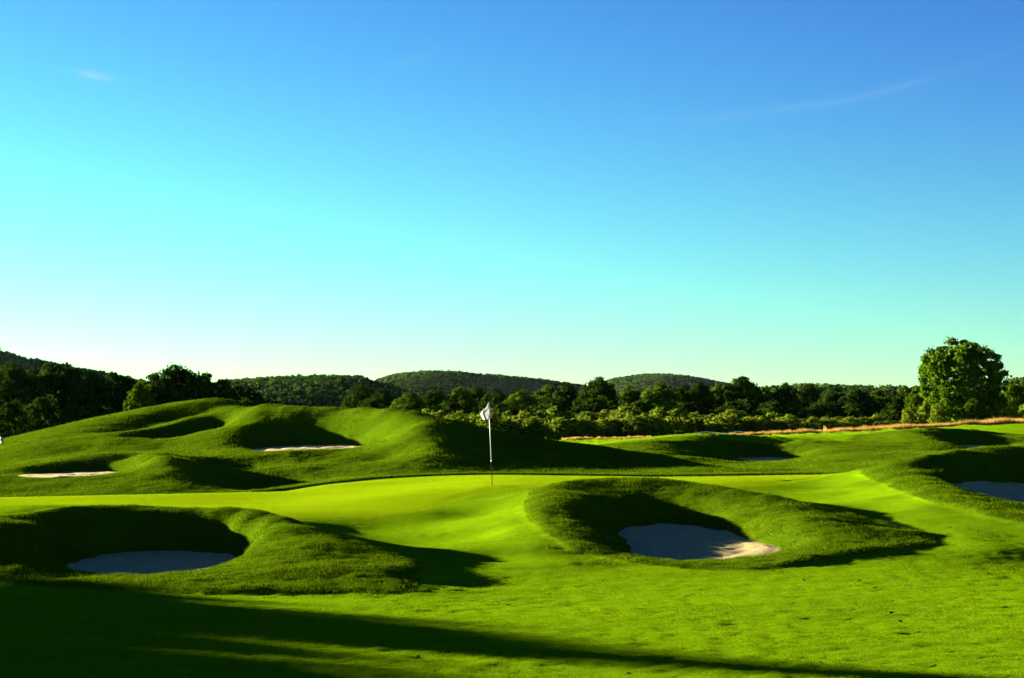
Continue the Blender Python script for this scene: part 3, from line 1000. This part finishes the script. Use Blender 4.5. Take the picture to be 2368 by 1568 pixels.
# low white rail at the foot of the shrubs
rail_pts = [(1605, 1002.5), (1620, 999.8), (1633, 998.6), (1650, 999.6), (1668, 1001.6), (1680, 1002.2), (1694, 999.8), (1704, 998.0), (1716, 998.6), (1732, 1000.2), (1752, 1001.2)]
rp = smooth_loop(np.array([at(x, y, 141.5) for x, y in rail_pts]), 5, closed=False)
rr = tag(empty('rail', (rp[0][0], rp[0][1], float(hgt(rp[0][0], rp[0][1])))), 'low wavy white rail standing behind the fescue at the foot of the shrubs', 'rail')
o0 = Vector(rr.location)
v, f = tube([Vector(p) - o0 for p in rp], [0.032] * len(rp), 6)
obj('bar', pyd('bar', v, f, M_WHITE), rr)
for k in (4, 12, 22, 32, 42, len(rp) - 3):
    p = Vector(rp[k])
    g = float(hgt(p.x, p.y))
    v, f = tube([Vector((p.x, p.y, g - 0.1)) - o0, p - o0], [0.02, 0.02], 6)
    obj('post', pyd('post', v, f, M_BARK), rr)

ORD = ['first', 'second', 'third', 'fourth', 'fifth', 'sixth', 'seventh', 'eighth', 'ninth', 'tenth', 'eleventh', 'twelfth', 'thirteenth', 'fourteenth', 'fifteenth', 'sixteenth', 'seventeenth', 'eighteenth', 'nineteenth', 'twentieth',
       'twenty-first', 'twenty-second', 'twenty-third', 'twenty-fourth', 'twenty-fifth', 'twenty-sixth', 'twenty-seventh', 'twenty-eighth', 'twenty-ninth', 'thirtieth', 'thirty-first', 'thirty-second', 'thirty-third', 'thirty-fourth', 'thirty-fifth', 'thirty-sixth', 'thirty-seventh', 'thirty-eighth', 'thirty-ninth', 'fortieth']

# pale marker post by the left wood
mx, my, mz = at(4, 1056, 72)
mz = float(hgt(mx, my))
mroot = tag(empty('marker_post', (mx, my, mz)), 'small pale marker post at the far left edge of the long mound', 'post')
v, f = tube([(0, 0, -0.05), (0, 0, 0.16)], [0.045, 0.04], 8)
obj('shaft', pyd('shaft', v, f, plain_mat('marker_blue', (0.05, 0.09, 0.12))), mroot)
v, f = tube([(0, 0, 0.16), (0, 0, 0.20), (0, 0, 0.28), (0, 0, 0.31)], [0.05, 0.075, 0.07, 0.03], 8)
obj('cap', pyd('cap', v, f, plain_mat('marker_pale', (0.10, 0.13, 0.13))), mroot)

# brown leaves fallen on the right of the fairway
M_DEAD = plain_mat('dead_leaf', (0.035, 0.022, 0.010), 0.9, 0.05, 0.4)
leaf_v = [(-0.055, 0, 0.004), (-0.02, 0.03, 0.016), (0.03, 0.034, 0.02), (0.07, 0.0, 0.012), (0.03, -0.032, 0.024), (-0.02, -0.03, 0.014), (0.0, 0.0, 0.004), (0.035, 0.0, 0.005)]
leaf_f = [(0, 6, 1), (1, 6, 7, 2), (2, 7, 3), (3, 7, 4), (4, 7, 6, 5), (5, 6, 0)]
leaf_me = pyd('fallen_leaf', leaf_v, leaf_f, M_DEAD)
rl = random.Random(5)
spots = [(2195, 1222), (2262, 1232), (2275, 1252), (2325, 1255), (2330, 1268), (2100, 1262), (1985, 1348), (1860, 1345), (2065, 1358), (2105, 1362), (2025, 1362), (2140, 1412), (2060, 1420), (2205, 1405), (1970, 1415), (2082, 1440), (2350, 1352), (2285, 1330), (1788, 1322), (1330, 1424), (1150, 1396), (1172, 1402), (2240, 1225), (2350, 1290), (1930, 1318)]
for k, (lx, ly) in enumerate(sorted(spots)):
    # march along the sight line until it meets the turf
    ds = np.arange(15.5, 46, 0.05)
    zz_ = CAM_H + (1000 - ly) / FOC * ds
    gg = hgt((lx - 1183.5) / FOC * ds, ds)
    d = float(ds[np.argmax(gg >= zz_)])
    x = (lx - 1183.5) / FOC * d
    o = obj('fallen_leaf', leaf_me, None, (x, d, float(hgt(x, d)) + 0.012))
    o.rotation_euler = (rl.uniform(-0.3, 0.3), rl.uniform(-0.3, 0.3), rl.uniform(0, 6.28))
    sc_ = rl.uniform(0.4, 0.85)
    o.scale = (sc_, sc_, sc_)
    tag(o, 'tiny curled brown leaf on the fairway, ' + ORD[k] + ' of them counted from the left', 'leaf', 'fallen leaves on the fairway')

# ------------------------------------------------------------------ trees and shrubs
def leaf_quads(centres, normals, size, rng, aspect=0.75):
    n = len(centres)
    a = rng.normal(size=(n, 3))
    t = np.cross(normals, a)
    t /= np.linalg.norm(t, axis=1, keepdims=True) + 1e-9
    b = np.cross(normals, t)
    s = (size * (0.6 + 0.8 * rng.random(n)))[:, None]
    v = np.stack([centres - t * s * 0.5, centres + b * s * 0.5 * aspect, centres + t * s * 0.5, centres - b * s * 0.5 * aspect], 1).reshape(-1, 3)
    return v, np.arange(4 * n).reshape(-1, 4)


def crown_clumps(rng, n, profile, zlo, zhi, rad, inset):
    """Clump centres spread evenly over a lobed crown shell; profile gives the relative radius from bottom (0) to top (1)."""
    lob = [(rng.integers(1, 4), rng.random() * 6.28, rng.integers(1, 4), rng.random() * 6.28, rng.uniform(0.05, 0.10)) for _ in range(4)]
    out = []
    for k in range(n):
        t = (k + 0.5) / n
        z = 1 - 1.82 * t                                   # stops short of the underside
        a = k * 2.39996 + rng.normal() * 0.25
        el = math.asin(max(-1, min(1, z + rng.normal() * 0.05)))
        r = 1 + sum(am * math.cos(i1 * a + p1) * math.cos(i2 * el + p2) for i1, p1, i2, p2, am in lob)
        r *= 1 - 0.30 * rng.random() ** 2
        h = 0.5 + 0.5 * math.sin(el)
        wd = np.interp(h, [p[0] for p in profile], [p[1] for p in profile]) * rad
        out.append((math.cos(a) * (wd * r - inset), math.sin(a) * (wd * r - inset), zlo + (zhi - zlo - inset * 0.7) * (0.5 + (h - 0.5) * r)))
    return np.array(out)


def crown_mesh(name, seed, profile, zlo, zhi, rad, n_clump, per, leaf, clump_r, mat):
    rng = np.random.default_rng(seed)
    cc = crown_clumps(rng, n_clump, profile, zlo, zhi, rad, clump_r * 0.6)
    cen, nor = [], []
    mid = np.array([0, 0, zlo + 0.35 * (zhi - zlo)])
    for c in cc:
        d = rng.normal(size=(per, 3))
        d /= np.linalg.norm(d, axis=1, keepdims=True)
        out = (c - mid) / (np.linalg.norm(c - mid) + 1e-6)
        d = d + out * 0.45 + np.array([0, 0, 0.25])
        d /= np.linalg.norm(d, axis=1, keepdims=True)
        r = clump_r * (0.6 + 0.6 * rng.random()) * (0.55 + 0.5 * rng.random(per)) * (1 + 0.25 * rng.normal(size=per).clip(-1, 2))
        cen.append(c + d * r[:, None] * np.array([1.15, 1.15, 0.8]))
        nn = d + rng.normal(size=(per, 3)) * 0.55
        nor.append(nn / np.linalg.norm(nn, axis=1, keepdims=True))
    cen, nor = np.concatenate(cen), np.concatenate(nor)
    sizes = np.full(len(cen), leaf)
    # oversized leaf quads added inside the crown to block light passing through
    k = max(120, n_clump * 2)
    t = rng.random(k)
    rr = np.interp(t, [p[0] for p in profile], [p[1] for p in profile]) * rad * 0.78 * np.sqrt(rng.random(k))
    a = rng.random(k) * 6.283
    ic = np.c_[rr * np.cos(a), rr * np.sin(a), zlo + (zhi - zlo) * (0.02 + 0.9 * t)]
    inn = rng.normal(size=(k, 3))
    inn /= np.linalg.norm(inn, axis=1, keepdims=True)
    v, f = leaf_quads(np.concatenate([cen, ic]), np.concatenate([nor, inn]), np.concatenate([sizes, np.full(k, clump_r * 1.7)]), rng)
    return mesh_np(name, v, f, mat), cc


def trunk_mesh(name, seed, cc, h_trunk, r0, limbs):
    rng = np.random.default_rng(seed + 100)
    top = Vector((rng.normal() * 0.15, rng.normal() * 0.15, h_trunk))
    parts = [tube([(0, 0, -0.4), (0, 0, 0.15), top * 0.5 + Vector((0.05, 0, 0)), top], [r0 * 1.5, r0 * 1.1, r0 * 0.9, r0 * 0.65], 8)]
    pick = rng.permutation(len(cc))[:limbs]
    for i in pick:
        e = Vector(cc[i])
        s_ = top * (0.6 + 0.4 * rng.random())
        m_ = s_.lerp(e, 0.5) + Vector((0, 0, -0.15 * (e - s_).length))
        parts.append(tube([s_, m_, e], [r0 * 0.45, r0 * 0.28, r0 * 0.08], 6))
    v, f = join(parts)
    return pyd(name, v, f, M_BARK)


ROUND = [(0, 0.55), (0.15, 0.85), (0.4, 1.0), (0.65, 0.92), (0.85, 0.65), (0.95, 0.38), (1.0, 0.05)]
BROAD = [(0, 0.75), (0.2, 0.95), (0.5, 1.0), (0.75, 0.86), (0.9, 0.6), (1.0, 0.08)]
UPRIGHT = [(0, 0.6), (0.2, 0.95), (0.45, 1.0), (0.75, 0.7), (0.9, 0.42), (1.0, 0.04)]
BUSHY = [(0, 0.9), (0.3, 1.0), (0.6, 0.92), (0.85, 0.65), (1.0, 0.08)]
KINDS = {}


def make_kind(key, seed, profile, zlo, n_clump, per, leaf, clump_r, mat, limbs=6, r0=0.05, h_trunk=0.45):
    """A unit tree: one metre tall, crown radius 0.5; instances scale it."""
    cm, cc = crown_mesh('crown_' + key, seed, profile, zlo, 1.0, 0.49, n_clump, per, leaf, clump_r, mat)
    tm = trunk_mesh('trunk_' + key, seed, cc, h_trunk, r0, limbs)
    KINDS[key] = (cm, tm)


make_kind('a', 1, ROUND, 0.16, 130, 80, 0.040, 0.085, M_LEAF_DARK)
make_kind('b', 2, BROAD, 0.14, 140, 80, 0.040, 0.080, M_LEAF_DARK)
make_kind('c', 3, UPRIGHT, 0.12, 120, 80, 0.040, 0.085, M_LEAF_DARK)
make_kind('d', 4, ROUND, 0.12, 130, 75, 0.042, 0.080, M_LEAF_MID)
make_kind('e', 5, BROAD, 0.15, 130, 75, 0.042, 0.085, M_LEAF_MID)
make_kind('s1', 6, BUSHY, 0.05, 60, 42, 0.060, 0.110, M_LEAF_PALE, 4, 0.02, 0.25)
make_kind('s2', 7, BUSHY, 0.06, 55, 42, 0.060, 0.120, M_LEAF_PALE, 4, 0.02, 0.25)
make_kind('u1', 8, BUSHY, 0.05, 70, 45, 0.050, 0.110, M_LEAF_DARK, 4, 0.02, 0.25)


def plant(name, px, top_py, depth, width_px, kind, label, cat, group, rot=None, parts=('trunk', 'crown')):
    x = (px - 1183.5) / FOC * depth
    g = float(hgt(x, depth))
    topz = CAM_H + (1000 - top_py) / FOC * depth
    h = max(topz - g, 0.5)
    wd = width_px / FOC * depth
    root = tag(empty(name, (x, depth, g)), label, cat, group)
    cm, tm = KINDS[kind]
    r = random.random() * 6.28 if rot is None else rot
    sc_ = (wd, wd, h)
    for nm, me in zip(parts, (tm, cm)):
        o = obj(nm, me, root)
        o.scale = sc_
        o.rotation_euler = (0, 0, r)
    return root


# the lone tree on the right: its own finer crown
lone_profile = [(0, 0.5), (0.12, 0.66), (0.25, 0.76), (0.38, 0.93), (0.55, 1.0), (0.72, 0.94), (0.86, 0.78), (0.95, 0.56), (1.0, 0.2)]
cm, cc = crown_mesh('crown_lone', 47, lone_profile, 0.06, 1.0, 0.49, 380, 62, 0.031, 0.052, M_LEAF_LONE)
tm = trunk_mesh('trunk_lone', 42, cc, 0.5, 0.022, 12)
KINDS['lone'] = (cm, tm)
plant('broadleaf_tree', 2218, 789, 165, 205, 'lone', 'large round broadleaf tree standing alone behind the fescue', 'tree', None, 0.4)

# wood behind the left mounds
left = [(-70, 862, 215, 190, 'b'), (28, 848, 205, 170, 'a'), (125, 843, 215, 180, 'b'), (215, 868, 212, 140, 'a'), (262, 864, 225, 150, 'b'), (325, 890, 190, 85, 'd'), (360, 868, 225, 140, 'b'), (415, 850, 205, 190, 'a'), (475, 865, 212, 120, 'b'), (520, 880, 215, 100, 'b'), (575, 902, 200, 90, 'a'), (330, 890, 235, 160, 'b'), (430, 868, 238, 150, 'b')]
left.sort()
for k, (px, ty, d, w, kd) in enumerate(left):
    lab = {325: 'lighter green tree in front of the dark wood behind the left mound', 415: 'widest round tree rising above the dark wood behind the left mound', 575: 'lowest rounded tree at the right end of the dark left wood'}.get(px, ORD[k] + ' tree from the left in the dark wood behind the left mound')
    plant('wood_tree', px, ty, d, w, kd, lab, 'tree', 'trees of the dark wood on the left')
under = [(-60, 960, 175, 120), (20, 930, 178, 110), (95, 918, 182, 120), (180, 940, 180, 110), (255, 945, 178, 100), (330, 950, 176, 110), (410, 935, 180, 120), (490, 930, 182, 110), (560, 925, 180, 90)]
for k, (px, ty, d, w) in enumerate(under):
    plant('understory_bush', px, ty, d, w, 'u1', ORD[k] + ' dark bush from the left under the trees behind the left mound', 'bush', 'bushes under the dark wood', None, ('stems', 'foliage'))

# dark trees beyond the shrubs
mid = [(835, 893, 330, 80, 'a'), (890, 903, 310, 80, 'c'), (945, 912, 300, 85, 'e'), (1010, 905, 320, 90, 'b'), (1065, 900, 330, 80, 'd'), (1102, 892, 340, 60, 'a'), (1150, 900, 320, 85, 'c'), (1205, 905, 310, 85, 'e'), (1262, 898, 330, 90, 'd'), (1310, 890, 320, 80, 'b'),
       (1381, 876, 300, 95, 'a'), (1455, 897, 310, 85, 'd'), (1525, 888, 300, 95, 'e'), (1580, 893, 320, 80, 'b'), (1615, 889, 300, 75, 'a'), (1660, 893, 310, 80, 'd'), (1715, 873, 300, 100, 'b'), (1765, 896, 310, 80, 'e'), (1812, 889, 300, 70, 'a'), (1868, 890, 320, 95, 'b'), (1925, 898, 310, 85, 'c'),
       (1980, 903, 300, 90, 'a'), (2035, 905, 310, 90, 'd'), (2090, 900, 300, 80, 'b')]
for k, (px, ty, d, w, kd) in enumerate(mid):
    lab = {1381: 'tall round dark tree in the wood edge above the pale shrubs', 1715: 'knobbly topped tree standing highest in the wood edge right of the flag'}.get(px, ORD[k] + ' tree from the left in the wood edge beyond the pale shrubs')
    plant('wood_edge_tree', px, ty, d, w * 1.15, kd, lab, 'tree', 'trees of the wood edge beyond the shrubs')
low = [(860, 925, 260, 110), (950, 930, 255, 120), (1050, 930, 255, 120), (1160, 932, 255, 120), (1270, 925, 250, 120), (1370, 920, 250, 130), (1480, 928, 250, 120), (1590, 930, 250, 120), (1690, 928, 250, 120), (1790, 930, 245, 120), (1890, 932, 245, 120), (1985, 935, 240, 110), (2070, 935, 235, 100)]
for k, (px, ty, d, w) in enumerate(low):
    plant('understory_bush', px, ty, d, w, 'u1', ORD[k] + ' dark bush from the left below the trees beyond the pale shrubs', 'bush', 'bushes below the wood edge', None, ('stems', 'foliage'))

# pale shrubs along the far side
n_s = 0
rs = random.Random(3)
px = 985.0
while px < 2090:
    w = rs.uniform(44, 66)
    t = 947 + rs.uniform(-7, 8) + (0 if px < 1560 else (px - 1560) * 0.05)
    plant('pale_shrub', px, t, rs.uniform(160, 175), w * 1.5, 's1' if n_s % 2 else 's2', ORD[n_s] + ' pale shrub from the left in the row along the fescue', 'shrub', 'pale shrubs along the fescue', None, ('stems', 'foliage'))
    px += w * 0.72
    n_s += 1
px = 1010.0
n_f = 0
while px < 2080 and n_f < 40:
    w = rs.uniform(40, 62)
    t = 966 + rs.uniform(-7, 7)
    plant('low_scrub', px, t, rs.uniform(150, 157), w * 1.5, 's2' if n_f % 2 else 's1', ORD[n_f] + ' low scrub bush from the left, in front of the pale shrubs', 'shrub', 'low scrub in front of the pale shrubs', None, ('stems', 'foliage'))
    px += w * 0.62
    n_f += 1
# shrubs and small trees around the lone tree
around = [(2118, 898, 172, 50, 'd'), (2140, 925, 160, 48, 's1'), (2168, 935, 158, 44, 's2'), (2250, 925, 158, 60, 'd'), (2300, 905, 162, 66, 'e'), (2340, 885, 180, 60, 'd'), (2385, 872, 180, 70, 'e'), (2330, 940, 157, 50, 's1'), (2372, 935, 157, 52, 's2'), (2100, 945, 160, 40, 's2')]
for k, (px, ty, d, w, kd) in enumerate(sorted(around)):
    plant('thicket_shrub', px, ty, d, w, kd, ORD[k] + ' leafy shrub from the left in the thicket around the lone tree', 'shrub', 'thicket around the lone tree', None, ('stems', 'foliage'))

# trees out of frame on the left whose shadows lie across the foreground
def shade_tree(tip, v0, h, w, kind, label):
    u0 = tip - h / math.tan(SUN_EL)
    x = math.sin(SUN_AZ) * u0 + math.cos(SUN_AZ) * v0
    y = -math.cos(SUN_AZ) * u0 + math.sin(SUN_AZ) * v0
    g = float(hgt(x, y))
    root = tag(empty('shade_tree', (x, y, g)), label, 'tree', 'trees beside the fairway on the left')
    cm, tm = KINDS[kind]
    for nm, me in (('trunk', tm), ('crown', cm)):
        o = obj(nm, me, root)
        o.scale = (w, w, h)
    return root


shade_tree(-9.5, 16.1, 6.2, 6.2, 'b', 'broad tree left of the fairway shading the turf below the left bunker')
shade_tree(-2, 9.6, 6.8, 11.5, 'b', 'widest tree left of the fairway shading the bottom left corner')
shade_tree(-2.5, 15.4, 7.4, 2.6, 'c', 'slim tall tree left of the fairway casting the long dark streak')
shade_tree(-10, 14.1, 6.8, 4.6, 'b', 'small round tree left of the fairway between the two broad ones')

# ------------------------------------------------------------------ wooded hills


def hill(profile, depth, front, label_hill, label_wood, crown_w, seed, z0=0.0, spires=0):
    rng = np.random.default_rng(seed)
    pr = smooth_loop(np.array([(p[0], p[1]) for p in profile]), 8, closed=False)
    X = (pr[:, 0] - 1183.5) / FOC * depth
    HT = CAM_H + (1000 - pr[:, 1]) / FOC * depth - crown_w * 0.75
    rows = np.concatenate([np.linspace(-1, 0, 18), np.linspace(0, 1, 8)[1:]])

    def zat(x, r):
        h = np.interp(x, X, HT)
        sh = np.where(r < 0, 0.5 + 0.5 * np.cos(np.pi * np.clip(-r, 0, 1)), 0.5 + 0.5 * np.cos(np.pi * np.clip(r, 0, 1)))
        sh = sh ** 0.8
        bumps = 1 + 0.10 * (vnoise(x, r * front, front * 0.3, seed) - 0.5) * np.clip(-r * 3, 0, 1)
        return z0 - 6 + (h - z0 + 6) * sh * bumps

    V = np.array([[(x, depth + r * front, float(zat(x, np.array(r)))) for x in X] for r in rows])
    n = len(X)
    ii = np.arange(len(rows) * n).reshape(len(rows), n)
    F = np.stack([ii[:-1, :-1], ii[:-1, 1:], ii[1:, 1:], ii[1:, :-1]], -1).reshape(-1, 4)
    tag(obj('hill', mesh_np('hill', V.reshape(-1, 3), F, M_HILL, True)), label_hill, 'hill', kind='structure')
    area = (X[-1] - X[0]) * front * 0.85
    m = int(area / (crown_w ** 2 * 0.42))
    x = X[0] + rng.random(m) * (X[-1] - X[0])
    r = -rng.random(m) * 0.85 + 0.04
    z = zat(x, r)
    per = 26
    size = crown_w * (0.7 + 0.6 * rng.random(m))
    d = rng.normal(size=(m, per, 3))
    d[..., 2] = np.abs(d[..., 2]) * 1.0 - 0.15
    d /= np.linalg.norm(d, axis=2, keepdims=True)
    rad = (0.40 + 0.16 * rng.random((m, per, 1))) * size[:, None, None]
    c = np.stack([x, depth + r * front, z], -1)[:, None, :] + d * rad * np.array([1, 1, 1.0]) + np.array([0, 0, 0.3]) * size[:, None, None]
    nn = d + rng.normal(size=d.shape) * 0.5
    nn /= np.linalg.norm(nn, axis=2, keepdims=True)
    lf = np.repeat(size, per) * 0.36
    v, f = leaf_quads(c.reshape(-1, 3), nn.reshape(-1, 3), lf, rng, 0.8)
    if spires:
        cs = []
        for k in range(spires):
            sx = X[0] + rng.random() * (X[-1] - X[0]) * 0.7
            sz = float(zat(np.array(sx), np.array(0.0)))
            hh = crown_w * rng.uniform(1.1, 1.7)
            t = rng.random(70)
            a = rng.random(70) * 6.28
            rr_ = (1 - t) * hh * 0.30
            cs.append(np.c_[sx + rr_ * np.cos(a), depth + rr_ * np.sin(a), sz + t * hh])
        cs = np.concatenate(cs)
        v2, f2 = leaf_quads(cs, rng.normal(size=cs.shape) / 1.7, np.full(len(cs), crown_w * 0.42), rng)
        f = np.concatenate([f, f2 + len(v)])
        v = np.concatenate([v, v2])
    tag(obj('forest', mesh_np('forest', v, f, M_LEAF_FAR)), label_wood, 'forest', kind='stuff')
    return m


NT = 0
NT += hill([(-260, 792), (-100, 800), (0, 813), (50, 828), (100, 836), (150, 845), (200, 855), (250, 865), (320, 880), (420, 905), (520, 935)], 1300, 300, 'high wooded hill rising at the far left', 'far wood covering the high hill at the far left', 5.0, 51, spires=10)
NT += hill([(430, 925), (480, 898), (530, 884), (600, 878), (680, 873), (780, 871), (840, 876), (900, 892), (960, 915), (1020, 940)], 800, 170, 'low wooded hill left of the centre', 'dense wood of small crowns on the low hill left of the centre', 3.6, 52)
NT += hill([(820, 915), (870, 885), (900, 872), (950, 863), (1000, 860), (1050, 861), (1100, 866), (1200, 874), (1290, 885), (1350, 896), (1430, 920)], 1700, 330, 'long wooded hill in the centre behind the flag', 'far wood on the long hill behind the flag', 5.5, 53)
NT += hill([(1330, 910), (1380, 890), (1420, 877), (1480, 868), (1540, 867), (1600, 874), (1660, 885), (1720, 898), (1800, 925)], 2300, 420, 'blue-green wooded hill right of the centre', 'far bluish wood on the hill right of the centre', 6.5, 54)
NT += hill([(1700, 920), (1780, 899), (1850, 892), (1950, 895), (2050, 897), (2120, 899), (2200, 902), (2300, 890), (2380, 874), (2600, 860)], 700, 150, 'flat wooded ridge behind the lone tree', 'wood along the flat ridge behind the lone tree', 3.6, 55)
print('BLADES', NB, 'SURVEY', len(P), 'GRID', nx, ny, 'FAR CROWNS', NT)

# ------------------------------------------------------------------ the air
HAZE = 3.0e-6
hx, hy0, hy1, hz0, hz1 = 4300.0, -420.0, 5300.0, -40.0, 130.0
hv = [(sx * hx, y, z) for z in (hz0, hz1) for (sx, y) in ((-1, hy0), (1, hy0), (1, hy1), (-1, hy1))]
hf = [(3, 2, 1, 0), (4, 5, 6, 7), (0, 1, 5, 4), (1, 2, 6, 5), (2, 3, 7, 6), (3, 0, 4, 7)]
hm = Mat('haze')
pv = hm.n('ShaderNodeVolumePrincipled')
pv.inputs['Color'].default_value = (0.75, 0.9, 1.0, 1)
pv.inputs['Density'].default_value = HAZE
hm.set(hm.out.inputs['Volume'], pv.outputs[0])
tag(obj('haze', pyd('haze', hv, hf, hm.m, False)), 'thin bluish evening haze over the whole course', 'haze', kind='stuff')
